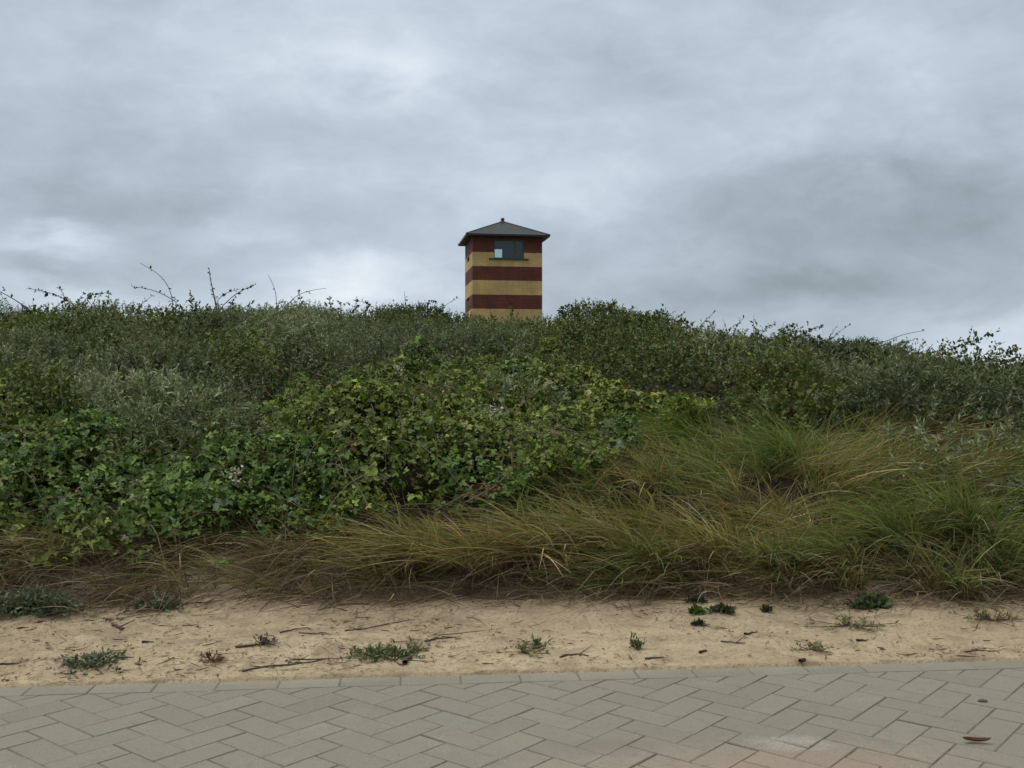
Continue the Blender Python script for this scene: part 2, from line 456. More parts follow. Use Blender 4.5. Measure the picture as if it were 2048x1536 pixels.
#           # runners through the scrub above
keep = ((sy > np.interp(sx, bu_x, bu_y)+jit) | stray) & ((sy < np.interp(sx, bl_x, bl_y)+jit*.45) | low) & ((sx < 1440+jit) | stray) & (rng.random(len(X)) < np.clip((hole-.30)*5, .16, 1))
X, Y = X[keep], Y[keep]
e = .04
Zb = bramble_top(X, Y)
gxn = (bramble_top(X+e, Y)-Zb)/e; gyn = (bramble_top(X, Y+e)-Zb)/e
nrm = unit(np.stack([-gxn, -gyn, np.ones_like(X)], -1))
dep = np.minimum(rng.exponential(.055, len(X)), .3)
pos = np.stack([X, Y, Zb], -1) - nrm*dep[:, None] + rng.normal(0, .012, (len(X), 3))
nn = nrm*.5 + np.array([0, -.25, .25]) + rng.normal(0, .55, (len(X), 3))
R = frames(nn)
s = np.exp(rng.normal(math.log(.0225), .36, len(X)))
v, q = inst(TV, TQ, pos, R, s)
c = pick(len(X), *BRAM, .32)
patch = fbm(X*1.5, Y*1.5, 53, 2)[:, None]
c = c*np.where(patch > .62, np.array([1.25, 1.15, 1.0]), 1.0)*np.where(patch < .36, np.array([.8, .95, 1.05]), 1.0)
parts = [(v, q, np.repeat(c, len(TV), 0))]
# canes inside and arching over the thicket
for k in range(420):
    i = rng.integers(len(X)); p0 = np.array([X[i], Y[i], Zb[i]-.18])
    a = rng.uniform(0, 6.28); L = rng.uniform(.35, .9); hh = rng.uniform(.1, .26)
    t = np.linspace(0, 1, 7)[:, None]
    pts = p0 + t*np.array([math.cos(a)*L, math.sin(a)*L*.6-.1, 0]) + np.array([0, 0, 1])*(hh*4*t*(1-t) + (t*-.05))
    tv, tq = tube(pts, .0035, .0018, 4)
    parts.append((tv, tq, ones(tv, random.choice([(.10, .055, .04), (.12, .09, .05), (.08, .09, .035), (.16, .11, .085)]))))
v, q, t = join(parts)
br = build('bramble_thicket', v, q, M['leaf'], tint=t)
tag(br, 'glossy green bramble thicket covering the lower left of the dune', 'brambles', kind='stuff')

# ------------------------------------------------------------------ scrub mounds (upper slope)
def mound(n_spray, rx, ry, h, lw, ll, pal, per=10, up=.35, spray_len=.16, wind=0.0):
    """leaves of one rounded shrub about its base; sprays of small leaves on a lumpy half ellipsoid"""
    th = rng.uniform(0, 2*math.pi, n_spray); cz = rng.uniform(-.05, 1, n_spray)
    sr = np.sqrt(np.clip(1-cz**2, 0, 1))
    d = np.stack([np.cos(th)*sr, np.sin(th)*sr, cz], -1)
    lump = 1 + .26*(fbm(th*2.1+rx*31, cz*3.1+h*17, int(rng.integers(1000)), 2)-.5)*2
    rad = np.minimum(1, 1-rng.exponential(.13, n_spray))*lump
    base = d*np.array([rx, ry, h])*np.clip(rad, .3, 1.4)[:, None]
    sd = unit(d*np.array([1/rx, 1/ry, 1/h])*.35 + np.array([wind, 0, up]) + rng.normal(0, .38, d.shape))
    tt_ = np.tile(np.linspace(0.05, 1, per), n_spray)
    i = np.repeat(np.arange(n_spray), per)
    L = spray_len*rng.uniform(.6, 1.25, n_spray)
    pos = base[i] + sd[i]*(L[i]*tt_)[:, None]
    ld = sd[i]*.55 + rng.normal(0, .55, pos.shape)
    R = frames_dir(ld, .55)
    s = ll*np.exp(rng.normal(0, .22, len(pos)))*(1.15-.45*tt_)
    tv, tq = rhomb(lw)
    v, q = inst(tv, tq, pos, R, s)
    c = pick(n_spray, pal[0], pal[1], .12)[i]*np.exp(rng.normal(0, .12, (len(pos), 1)))
    return v, q, np.repeat(c, 4, 0)
KINDS = {  # leaf width ratio, leaf length, palette, leaves per spray, spray length
    'rose': (.66, .034, ROSE, 9, .12), 'buck': (.26, .044, BUCK, 14, .13), 'oliv': (.55, .034, OLIV, 9, .13), 'dark': (.66, .034, ([(.035, .05, .016), (.05, .062, .022)], [1, 1]), 9, .12)}
# patches of each kind: photo x, y, half width, half height, kind
PATCH = [(130, 740, 190, 55, 'buck'), (330, 800, 210, 55, 'buck'), (250, 860, 150, 40, 'buck'), (560, 665, 200, 30, 'buck'), (800, 700, 180, 30, 'buck'),
         (60, 830, 90, 45, 'oliv'), (980, 700, 130, 32, 'buck'), (1650, 740, 170, 40, 'buck'), (1850, 800, 170, 60, 'buck'), (1980, 870, 120, 50, 'buck'),
         (100, 640, 200, 14, 'oliv'), (700, 635, 120, 12, 'oliv'), (1000, 648, 90, 14, 'oliv'), (1560, 790, 80, 40, 'oliv'), (1220, 690, 90, 40, 'oliv'),
         (820, 618, 70, 12, 'dark'), (1700, 690, 200, 20, 'dark'), (1960, 765, 120, 20, 'dark'), (1150, 830, 60, 40, 'oliv')]
def kind_at(sx, sy):
    best, bk = 1.0, None
    for (x, y, a, b, k) in PATCH:
        d = ((sx-x)/a)**2 + ((sy-y)/b)**2 + 1.3*(random.random()-.5)
        if d < best: best, bk = d, k
    return bk or ('rose' if random.random() < .70 else ('oliv' if random.random() < .4 else 'buck'))
acc = {'rose': [], 'buck': [], 'oliv': [], 'dark': []}
cells = 0
yy = 5.7
while yy < 15.6:
    stp = .56 + .030*(yy-6)
    half = yy*.5 + 1.6
    xx = -half
    while xx < half:
        x = xx + random.uniform(-.5, .5)*stp; y = yy + random.uniform(-.5, .5)*stp
        z = float(top(x, y)); sx, sy = screen(x, y, z)
        ub = np.interp(sx, bu_x, bu_y) if sx < 1420 else np.interp(sx, mu_x, mu_y)
        if sy < ub + 8 + 190*(float(fbm(x*1.5, y*1.5, 83, 2))-.5) or (sx > 1120 and sy < 1030 and float(fbm(x*1.9, y*1.9, 87, 2)) > .60):
            k = kind_at(sx, sy)
            lw, ll, pal, per, sl = KINDS[k]
            rx = random.uniform(.28, .66); ry = rx*random.uniform(.7, 1.0); h = rx*random.uniform(.6, 1.25)
            if yy > 12.3: h = min(h*.62, .26 if sx > 1500 else .4)
            if sx > 1600 and yy > 8.5: h = min(h, .24)
            ns = int((175 if k != 'buck' else 160)*(rx/.4)**1.6*(1.0 if yy < 11 else .8))
            v, q, t = mound(ns, rx, ry, h, lw, ll, pal, per, .12 if k != 'buck' else .22, sl, .12)
            cb = math.exp(random.gauss(0, .27))
            acc[k].append((v + np.array([x, y, z-h*(.74 if yy < 12 and not (sx > 1600 and yy > 8.5) else .98)+random.gauss(0, .06)*(1 if yy < 12 else .6)]), q, t*cb)); cells += 1
        xx += stp
    yy += stp*.85
for _ in range(150):
    xp = random.uniform(-250, 2300); Yc = random.uniform(12.8, 14.8); x = px(xp, Yc); z = float(top(x, Yc))
    hgt = abs(random.gauss(.16, .09)) + .05; ln = random.gauss(.05 if xp < 1100 else .16, .14)
    t_ = np.linspace(0, 1, 6)[:, None]
    pts = np.array([x, Yc, z-.10]) + t_*np.array([0, 0, hgt+.10]) + t_**2*np.array([ln, 0, -.03])
    tv, tq = tube(pts, .0045, .002, 4); acc['rose'].append((tv, tq, ones(tv, (.07, .05, .035))))
    m = random.randint(8, 26); k = rng.uniform(.35, 1, m); pos = pts[0] + k[:, None]*np.array([0, 0, hgt+.10]) + (k**2)[:, None]*np.array([ln, 0, -.03])
    v, q = inst(*rhomb(.6), pos, frames_dir(rng.normal(0, .7, (m, 3)) + np.array([.2, 0, .2]), .4), .038*np.exp(rng.normal(0, .3, m)))
    acc['rose'].append((v, q, np.repeat(pick(m, *ROSE), 4, 0)))
for k, name, lab, cat in (('rose', 'scrub', 'dense dark green rose and bramble scrub over the upper dune', 'scrub'),
                          ('buck', 'scrub', 'soft grey-green sea buckthorn spreading in patches across the slope', 'scrub'),
                          ('oliv', 'scrub', 'yellowish olive low growth mixed into the scrub', 'undergrowth'),
                          ('dark', 'scrub', 'darkest wind-clipped thicket just under the skyline', 'scrub')):
    v, q, t = join(acc[k])
    tag(build(name, v, q, M['scrub'], tint=t), lab, cat, kind='stuff')

# ------------------------------------------------------------------ marram grass
def tussock(n, Lr, lean, spread, pal, rad=.07, droop=.55, w=.0048, up=.75):
    a = rng.uniform(0, 6.28, n); r = rad*np.sqrt(rng.random(n))
    root = np.stack([np.cos(a)*r, np.sin(a)*r, 0*a - .02], -1)
    L = rng.uniform(Lr[0], Lr[1], n)
    lean = np.array([lean[0], lean[1], 0.0])
    sp = rng.normal(0, 1, (n, 3))*np.array([spread, spread, spread*.35])
    d0 = unit(np.array([0, 0, up]) + lean*.7 + sp)
    bend = (lean*.55 + sp*.25 + np.array([0, 0, -1])*droop*rng.uniform(.5, 1.35, (n, 1)))
    v, q = ribbons(root, d0, L, bend, w*rng.uniform(.6, 1.2, n))
    c = np.repeat(pick(n, *pal), 12, 0)
    return v, q, c
X, Y, Z, sx, sy = cover_pos(6200, -2.0, 7.2, 4.75, 11.0)
jit = 190*(fbm(X*1.5, Y*1.5, 61)-.5)
keep = ((sy > np.interp(sx, mu_x, mu_y)+jit) | ((fbm(X*1.3, Y*1.1, 65, 2) > .60) & (sx > 1180) & (sy > 735))) & (sx > 700) & (Y-baseY(X) > .03)
dens = np.where(sx < 900, .05+.2*sstep(700, 900, sx), np.where(sx < 1050, .26, np.where(sy < 900, .75, np.where(sy < 1010, .85, .72))))*np.clip((fbm(X*2.1, Y*2.1, 63, 2)-.28)*4.5, .45, 1)
keep &= rng.random(len(X)) < dens
parts = []
for x, y, a, b in zip(X[keep], Y[keep], sx[keep], sy[keep]):
    z = float(ground(x, y))
    if b > 1120: random.seed(int(a*7+b))
    if a > 1560 and b < 1010: lean = (rng.normal(.42, .28), rng.normal(-.30, .12))
    elif b < 930: lean = (rng.normal(-.45, .25), rng.normal(-.25, .12))
    elif a > 1850: lean = (rng.normal(-.05, .5), rng.normal(-.42, .15))
    else: lean = (rng.normal(-.42, .32), rng.normal(-.40, .18))
    p = (1.1*sstep(1080, 930, b)-.25 if a > 1350 else -.25) + .5*sstep(1700, 1950, a)
    f = float(fbm(x*1.7, y*1.7, 67, 2)) + random.gauss(0, .10)
    pal = MARR if f < .41 + .24*p else DRYM
    n_ = 40
    v, q, t = tussock(n_, (.12, .46), lean, .36, pal, .08, .38, .0064)
    parts.append((v + np.array([x, y, z]), q, t*math.exp(random.gauss(0, .12))))
for _ in range(150):                                       # small loose tufts on the bare bank to the left
    x = rng.uniform(-3.0, -.2); y = float(baseY(x)) + abs(rng.normal(.16, .14)); z = float(ground(x, y))
    v, q, t = tussock(int(rng.integers(7, 20)), (.10, .34), (rng.normal(-.35, .3), rng.normal(-.35, .2)), .38, DRYM if rng.random() < .6 else MARR, .05, .5, .005)
    parts.append((v + np.array([x, y, z]), q, t))
v, q, t = join(parts)
tag(build('dune_grass', v, q, M['blade'], tint=t), 'wind-combed marram grass covering the lower right of the dune', 'grass', kind='stuff')

# dry stalks, roots and dead thatch along the eroded foot of the dune
parts = []
X = rng.uniform(-4.4, 4.4, 15000); t0 = rng.normal(.12, .15, 15000); Y = baseY(X) + t0
a_ = screen(X, Y, top(X, Y))[0]
keep = rng.random(len(X)) < np.where(a_ < 800, .95, .75)*np.clip((fbm(X*2.3, Y*3.3, 71, 2)-.28)*4.5, .30, 1)
X, Y = X[keep], Y[keep]
Zg = ground(X, Y) + rng.exponential(.025, len(X))
root = np.stack([X, Y, Zg], -1)
n = len(X)
d0 = unit(np.stack([rng.normal(-.45, .55, n), rng.normal(-.30, .25, n), rng.normal(.05, .28, n)], -1))
bend = np.stack([rng.normal(-.1, .2, n), rng.normal(-.08, .12, n), rng.uniform(-.45, -.05, n)], -1)
v, q = ribbons(root, d0, rng.uniform(.10, .36, n), bend, rng.uniform(.0025, .0055, n))
c = np.repeat(pick(n, *STRAW), 12, 0)
# keep stalks lying on, not under, the sand
zz = ground(v[:, 0], v[:, 1]) + .004
v[:, 2] = np.maximum(v[:, 2], zz)
tag(build('dry_thatch', v, q, M['stalk'], tint=c), 'tangle of dead brown stalks and roots along the foot of the dune', 'dead stalks', kind='stuff')

# brown under-thatch between the living blades
X, Y, Z, sx, sy = cover_pos(30000, -2.2, 6.2, 4.8, 8.8)
keep = (sy > np.interp(sx, mu_x, mu_y)-10) & (sx > 560) & (Y-baseY(X) > .02) & (rng.random(len(X)) < np.clip((fbm(X*2.6, Y*2.6, 73, 2)-.2)*2.4, .2, 1))
X, Y = X[keep], Y[keep]; n = len(X)
d0 = unit(np.stack([rng.normal(-.35, .6, n), rng.normal(-.25, .4, n), rng.uniform(.0, .75, n)], -1))
bend = np.stack([rng.normal(-.1, .25, n), rng.normal(-.08, .2, n), rng.uniform(-.7, -.2, n)], -1)
v, q = ribbons(np.stack([X, Y, ground(X, Y)], -1), d0, rng.uniform(.10, .34, n), bend, rng.uniform(.0025, .005, n))
c = np.repeat(pick(n, [(.085, .060, .038), (.13, .095, .055), (.055, .040, .026), (.20, .155, .095), (.075, .085, .032)], [30, 22, 28, 8, 12]), 12, 0)
v[:, 2] = np.maximum(v[:, 2], ground(v[:, 0], v[:, 1]) + .004)
tag(build('dead_grass', v, q, M['stalk'], tint=c), 'dead brown grass matted beneath the living marram blades', 'dead grass', kind='stuff')

# small bits of bark, leaf and root strewn over the sand
n = 8000
X = rng.uniform(-2.8, 3.4, n); f = rng.beta(1.0, 1.0, n); Y = edgeY(X) + .03 + f*(baseY(X)-edgeY(X)-.03)
keep = rng.random(n) < np.clip((fbm(X*1.8, Y*3.6, 77, 3)-.40)*5, .05, 1)
X, Y = X[keep], Y[keep]; n = len(X)
L = np.exp(rng.normal(math.log(.016), .85, n)); az = rng.normal(0, 1.3, n)
d0 = np.stack([np.cos(az), np.sin(az), 0*az+.05], -1)
v, q = ribbons(np.stack([X, Y, ground(X, Y)+.004], -1), d0, L, np.stack([rng.normal(0, .35, n), rng.normal(0, .35, n), rng.normal(.04, .08, n)], -1), rng.uniform(.0015, .008, n), 4)
zz = ground(v[:, 0], v[:, 1]) + .003
v[:, 2] = np.maximum(v[:, 2], zz)
c = np.repeat(pick(n, [(.12, .08, .055), (.065, .045, .033), (.22, .155, .10), (.15, .13, .07), (.30, .23, .15)], [4, 3, 4, 1, 3]), 8, 0)
tag(build('litter', v, q, M['stalk'], tint=c), 'fine brown plant litter strewn over the pale sand', 'litter', kind='stuff')

# ------------------------------------------------------------------ single shrubs that stand out
def shrub(x, y, name, label, cat, kind, wide, tall, group=None, dx=1.0, n=None):
    X, Y, Z = on_slope(x, y)
    rx = wide/F*Y/2; h = tall/F*Y
    Zc = Z - h*.35
    root = empty(name, (X, Y, Zc))
    tag(root, label, cat, group)
    lw, ll, pal, per, sl = KINDS[kind]
    v, q, t = mound(n or int(520*(rx/.4)*(h/.3)), rx, rx*.8, h, lw, ll, pal, per, .15 if kind != 'buck' else .25, sl, .1)
    build('foliage', v, q, M['scrub'], root, t)
    parts = []
    for k in range(9):
        a = rng.uniform(0, 6.28); e = rng.uniform(.3, .85)
        tip = np.array([math.cos(a)*rx*e, math.sin(a)*rx*.8*e, h*(1-.5*e)])
        tt_ = np.linspace(0, 1, 5)[:, None]
        pts = tt_*tip + np.array([0, 0, .12*h])*np.sin(tt_*3.14) - np.array([0, 0, .12])*(1-tt_)
        tv, tq = tube(pts, .011, .003, 5); parts.append((tv, tq, ones(tv, (1, 1, 1))))
    v, q, t = join(parts); build('branch', v, q, M['bark'], root)
    return root
G1 = 'shrubs standing out of the scrub on the dune'
for a in [
    (70, 800, 'shrub', 'yellow-green shrub at the far left, below the grey buckthorn', 'shrub', 'oliv', 150, 70),
    (330, 745, 'shrub', 'broad grey-green buckthorn bush on the upper left slope, largest of its kind', 'shrub', 'buck', 250, 70),
    (350, 830, 'shrub', 'soft grey buckthorn bush just above the green brambles on the left', 'shrub', 'buck', 260, 75),
    (60, 720, 'shrub', 'grey-green buckthorn bush cut by the left edge of the picture', 'shrub', 'buck', 180, 55),
    (590, 655, 'shrub', 'low olive-grey buckthorn bush below the skyline, left of the tower', 'shrub', 'buck', 220, 36),
    (830, 622, 'shrub', 'dark rounded bush on the skyline directly left of the tower', 'shrub', 'dark', 150, 26),
    (960, 705, 'shrub', 'grey-green bush in the middle of the slope below the tower', 'shrub', 'buck', 240, 42),
    (1190, 640, 'shrub', 'bushy green bramble on the skyline directly right of the tower', 'shrub', 'rose', 150, 34),
    (1290, 655, 'shrub', 'second green bush on the skyline right of the tower, slightly lower', 'shrub', 'rose', 120, 28),
    (1700, 694, 'shrub', 'dark wind-clipped dome of scrub where the skyline starts to drop', 'shrub', 'dark', 190, 28),
    (1560, 775, 'shrub', 'brownish olive shrub on the right slope above the bright grass', 'shrub', 'oliv', 170, 75),
    (1830, 800, 'shrub', 'wide grey-green shrub on the right slope above the marram grass', 'shrub', 'buck', 240, 70),
]:
    shrub(*a, group=G1)

# ------------------------------------------------------------------ shoots against the sky
def crest(x):
    Y = 14.2; return px(x, Y), Y
def shoot(pts_px, label, r=.006, leaves=10, lsize=.044, dark=True, name='bramble_shoot', cat='shoot', Yc=14.0):
    Y = Yc
    P = np.array([(px(a, Y), 0, H + (CY-b)/F*Y) for a, b in pts_px])
    base = P[0].copy(); base[2] -= .35
    n = len(P); d = np.cumsum(np.r_[0, np.linalg.norm(np.diff(P, axis=0), axis=1)])
    tq_ = np.linspace(0, d[-1], 12)
    Q = np.stack([np.interp(tq_, d, P[:, k]) for k in range(3)], -1)
    for _ in range(3): Q[1:-1] = .25*Q[:-2] + .5*Q[1:-1] + .25*Q[2:]
    Q[:, 1] = np.linspace(0, rng.normal(0, .12), 12)
    Q = np.concatenate([[base], Q])
    org = np.array([base[0], Y, base[2]]); Q = Q - np.array([base[0], 0, base[2]])
    root = empty(name, org); tag(root, label, cat, 'shoots standing above the skyline of the dune')
    v, q = tube(Q, r*1.1, r*.5, 5); build('stem', v, q, M['bark'], root)
    if leaves:
        k = rng.uniform(3, 12, leaves); i = k.astype(int).clip(0, 11); f = (k-i)[:, None]
        pos = Q[i]*(1-f) + Q[i+1]*f
        dd = unit(Q[i+1]-Q[i]); ld = dd*.4 + rng.normal(0, .7, pos.shape)
        v, q = inst(*rhomb(.6), pos, frames_dir(ld, .4), lsize*np.exp(rng.normal(0, .25, leaves)))
        build('foliage', v, q, M['scrub'], root, np.repeat(pick(leaves, [(.05, .065, .025), (.08, .06, .035)], [2, 1]), 4, 0))
for a in [
    ([(62, 622), (35, 603), (0, 583), (-30, 572)], 'stout dark cane arching out of the left edge of the picture', .008, 6),
    ([(345, 606), (344, 585), (330, 557), (308, 540), (286, 528)], 'tall thin bare cane curving to the left, highest on the left skyline', .0055, 5),
    ([(352, 604), (325, 587), (295, 577), (264, 573)], 'low arching cane bowing left beneath the tallest curved one', .006, 8),
    ([(432, 612), (424, 580), (416, 550), (414, 534)], 'upright stout stalk with a tattered tip on the left skyline', .010, 12),
    ([(445, 612), (470, 590), (495, 577), (514, 570)], 'straight cane slanting up to the right beside the stout stalk', .0065, 16),
    ([(436, 600), (448, 588), (465, 583), (482, 579)], 'short leafy cane crossing behind the slanting one', .005, 12),
    ([(553, 612), (552, 585), (545, 565), (536, 549)], 'single slender stalk standing alone between the canes and the tower', .005, 2),
    ([(575, 610), (592, 592), (620, 582), (655, 578)], 'thin cane arching right toward the tower', .005, 4),
    ([(150, 612), (120, 592), (85, 582), (55, 577)], 'leafy spray spreading left on the far left skyline', .005, 34),
    ([(130, 612), (125, 592), (118, 582), (112, 575)], 'upright leafy sprig among the far left sprays', .005, 26),
    ([(185, 612), (170, 597), (180, 588), (215, 585)], 'leafy spray bending right on the left skyline', .005, 34),
    ([(745, 622), (740, 608), (725, 603), (712, 600)], 'short sprig leaning left some way from the tower', .004, 16),
    ([(812, 620), (811, 603), (811, 592), (810, 584)], 'thin upright sprig above the dark skyline bush', .004, 7),
    ([(860, 622), (852, 608), (858, 602), (868, 600)], 'leafy sprig between the dark bush and the tower', .004, 20),
    ([(1135, 640), (1118, 622), (1122, 612), (1135, 612)], 'leafy spray at the foot of the tower on its right', .005, 40),
    ([(1228, 640), (1222, 622), (1218, 612), (1232, 607)], 'tallest leafy tuft right of the tower', .006, 55),
    ([(1318, 650), (1312, 635), (1310, 626), (1325, 622)], 'leafy sprig on the second bush right of the tower', .005, 40),
    ([(1372, 662), (1376, 648), (1370, 641), (1362, 640)], 'small tuft on the skyline past the second bush', .005, 30),
    ([(1455, 672), (1456, 655), (1455, 645), (1452, 636)], 'thin dead stalk standing upright on the right skyline', .0045, 4),
    ([(1508, 674), (1508, 655), (1509, 640), (1510, 630)], 'second faint dead stalk on the right skyline', .004, 3),
    ([(1555, 678), (1560, 662), (1575, 653), (1598, 648)], 'leafy spray swept right on the falling skyline', .005, 34),
    ([(1600, 680), (1610, 664), (1628, 655), (1645, 652)], 'wind-bent leafy spray next along the falling skyline', .005, 34),
    ([(1735, 694), (1770, 684), (1810, 668), (1856, 660)], 'long bare cane sweeping right over the falling skyline', .006, 4),
    ([(1880, 712), (1905, 697), (1925, 690), (1950, 688)], 'bent spray low on the far right skyline', .005, 26),
    ([(1955, 722), (1975, 704), (1992, 692), (2010, 684)], 'last thin cane leaning right near the right edge', .005, 8),
]:
    shoot(*a)

# ------------------------------------------------------------------ tussocks standing clear at the foot
G2 = 'marram tussocks along the foot of the dune'
for (x, y, n, L, lean, pal, lab) in [
    (760, 1160, 60, (.18, .36), (-.5, -.3), DRYM, 'straw-coloured tussock at the left end of the grass, leaning left'),
    (850, 1120, 150, (.3, .55), (-.55, -.35), DRYM, 'yellowish tussock trailing left below the brambles'),
    (960, 1135, 160, (.3, .55), (-.35, -.4), DRYM, 'bushy yellow-brown tussock in the middle of the bank'),
    (1090, 1110, 190, (.35, .65), (-.6, -.38), DRYM, 'long combed tussock sweeping down to the left in mid-picture'),
    (1230, 1080, 200, (.35, .65), (-.6, -.3), DRYM, 'golden combed tussock above the long sweeping one'),
    (1310, 1130, 170, (.3, .55), (-.3, -.45), MARR, 'green tussock hanging over the sand right of the middle'),
    (1440, 1100, 170, (.35, .6), (-.5, -.4), DRYM, 'dry tussock fanning left over the brown bank'),
    (1560, 1140, 150, (.3, .55), (-.2, -.5), MARR, 'green tussock drooping onto the sand, left of the silvery seed heads'),
    (1690, 1120, 150, (.35, .6), (-.55, -.45), MARR, 'silvery-green tussock bowing left over the sand'),
    (1800, 1075, 180, (.4, .65), (-.5, -.35), MARR, 'large arching tussock on the right, blades bowing left'),
    (1930, 1040, 210, (.45, .75), (-.35, -.4), MARR, 'tallest green tussock near the right edge, arching over the bank'),
    (2010, 1120, 170, (.35, .6), (.25, -.45), MARR, 'drooping tussock at the right edge above the sand'),
    (1400, 870, 180, (.4, .65), (-.6, -.15), ([(.14, .19, .05), (.17, .21, .07), (.11, .15, .04)], [1, 1, 1]), 'bright green tussock laid flat left, top of the grass'),
    (1600, 900, 180, (.4, .65), (-.5, -.15), ([(.14, .18, .05), (.17, .20, .07), (.11, .15, .04)], [1, 1, 1]), 'pale green combed tussock right of the bright flattened one'),
]:
    X, Y, Z = on_slope(x, y); Z = float(ground(X, Y))
    root = empty('grass_tussock', (X, Y, Z)); tag(root, lab, 'grass tussock', G2)
    v, q, t = tussock(n, L, lean, .22, pal, .10, .45, .0068)
    build('blades', v, q, M['blade'], root, t)
    v, q, t = tussock(int(n*.30), (L[0]*.6, L[1]*.75), (lean[0]*.8, lean[1]), .32, STRAW, .12, .75, .0042)
    build('dead_blades', v, q, M['stalk'], root, t)

# ------------------------------------------------------------------ single plants on the sand
def leafy(x, y, wide, tall, label, pal, name='small_plant', cat='plant', leaf=.019, lw=.36, dens=1.0, group='plants growing in the sand', Z=None):
    X, Y, Zg = on_sand(x, y)
    rx = wide/F*Y/2; h = .72*tall/F*Y
    root = empty(name, (X, Y, Zg)); tag(root, label, cat, group)
    n = max(12, int(dens*95*rx/.2))
    a = rng.uniform(0, 6.28, n); r = rng.random(n)**.7*rng.choice([.75, 1.0, 1.25], n); hz = h*np.clip(1-.55*r**2, .12, 1)*rng.uniform(.25, 1.1, n)
    tip = np.stack([np.cos(a)*r*rx, np.sin(a)*r*min(rx*.7, .12), hz], -1)
    per = 8; k = np.tile(np.linspace(.22, 1, per), n); i = np.repeat(np.arange(n), per)
    pos = tip[i]*np.stack([.75+.25*k, .75+.25*k, k], -1) + rng.normal(0, .004, (n*per, 3))
    ld = unit(tip)[i]*.4 + rng.normal(0, .6, pos.shape) + np.array([0, 0, .25])
    v, q = inst(*rhomb(lw), pos, frames_dir(ld, .5), leaf*np.exp(rng.normal(0, .25, len(pos))))
    v[:, 2] = np.maximum(v[:, 2], .002)
    c = pick(n, *pal)[i]
    build('foliage', v, q, M['scrub'], root, np.repeat(c, 4, 0))
    parts = []
    for j in range(min(n, 26)):
        t_ = np.linspace(0, 1, 4)[:, None]
        pts = tip[j]*np.concatenate([t_**.7, t_**.7, t_], 1); tv, tq = tube(pts, .0022, .001, 4); parts.append((tv, tq, ones(tv, (1, 1, 1))))
    v, q, t = join(parts); build('stem', v, q, M['twig'], root)
GREY = ([(.11, .13, .075), (.08, .10, .055), (.15, .165, .11)], [4, 4, 2])
GRN = ([(.085, .115, .045), (.065, .09, .035), (.12, .145, .07)], [4, 3, 2])
YEL = ([(.21, .20, .09), (.16, .155, .065), (.26, .21, .12)], [3, 3, 2])
leafy(62, 1226, 210, 62, 'low grey-green bush on the sand at the left edge', GREY, 'shrub', 'shrub', .026, .4, 2.6)
leafy(312, 1218, 120, 48, 'small dark sprawling plant right of the low grey bush', GREY, leaf=.022, dens=1.0)
leafy(190, 1367, 165, 34, 'widest grey-green plant mat at the path edge, far left', GREY, dens=1.0)
leafy(762, 1352, 150, 26, 'flat green plant mat at the path edge left of centre', GRN, dens=1.2)
leafy(1075, 1338, 70, 30, 'straggly plant leaning over the path edge in mid-picture', GRN, dens=.35)
leafy(1045, 1306, 90, 22, 'sparse straggly weed on the sand in mid-picture', YEL, dens=.35)
leafy(1272, 1333, 45, 30, 'tiny sprig at the path edge right of centre', GRN, dens=.3)
leafy(1742, 1216, 78, 32, 'bright leafy green plant alone on the sand at the right', GRN, leaf=.026, lw=.6, dens=1.6)
leafy(1392, 1226, 30, 12, 'small bright green rosette below the hanging grass', ([(.075, .14, .03)], [1]), leaf=.02, lw=.6, dens=2.2)
leafy(1392, 1204, 36, 9, 'dark flat tuft just above the bright rosette', ([(.04, .045, .022)], [1]), dens=2.0)
leafy(1446, 1224, 50, 13, 'dark green low tuft right of the bright rosette', ([(.045, .06, .025)], [1]), dens=2.0)
leafy(1532, 1223, 18, 11, 'small round dark tuft alone on the open sand', ([(.045, .05, .025)], [1]), dens=2.0)
leafy(1399, 1250, 18, 9, 'smallest dark tuft on the sand below the rosette', ([(.045, .05, .025)], [1]), dens=2.0)
leafy(1622, 1300, 90, 16, 'faint dry weed on the sand toward the right', YEL, dens=.3)
leafy(1700, 1252, 190, 20, 'sparse creeping weed around the bright leafy plant', YEL, dens=.3)
leafy(1985, 1240, 150, 26, 'thin yellow-green weed patch near the right edge', YEL, dens=.35)
leafy(525, 1290, 60, 32, 'dead brown weed behind the dark stick', ([(.13, .10, .07), (.10, .075, .055)], [1, 1]), dens=.4)
leafy(420, 1362, 50, 24, 'reddish dry sprig at the path edge', ([(.17, .11, .07), (.14, .10, .06)], [1, 1]), dens=.3)
leafy(815, 1300, 130, 14, 'pale low weed on the sand left of centre', YEL, dens=.4)

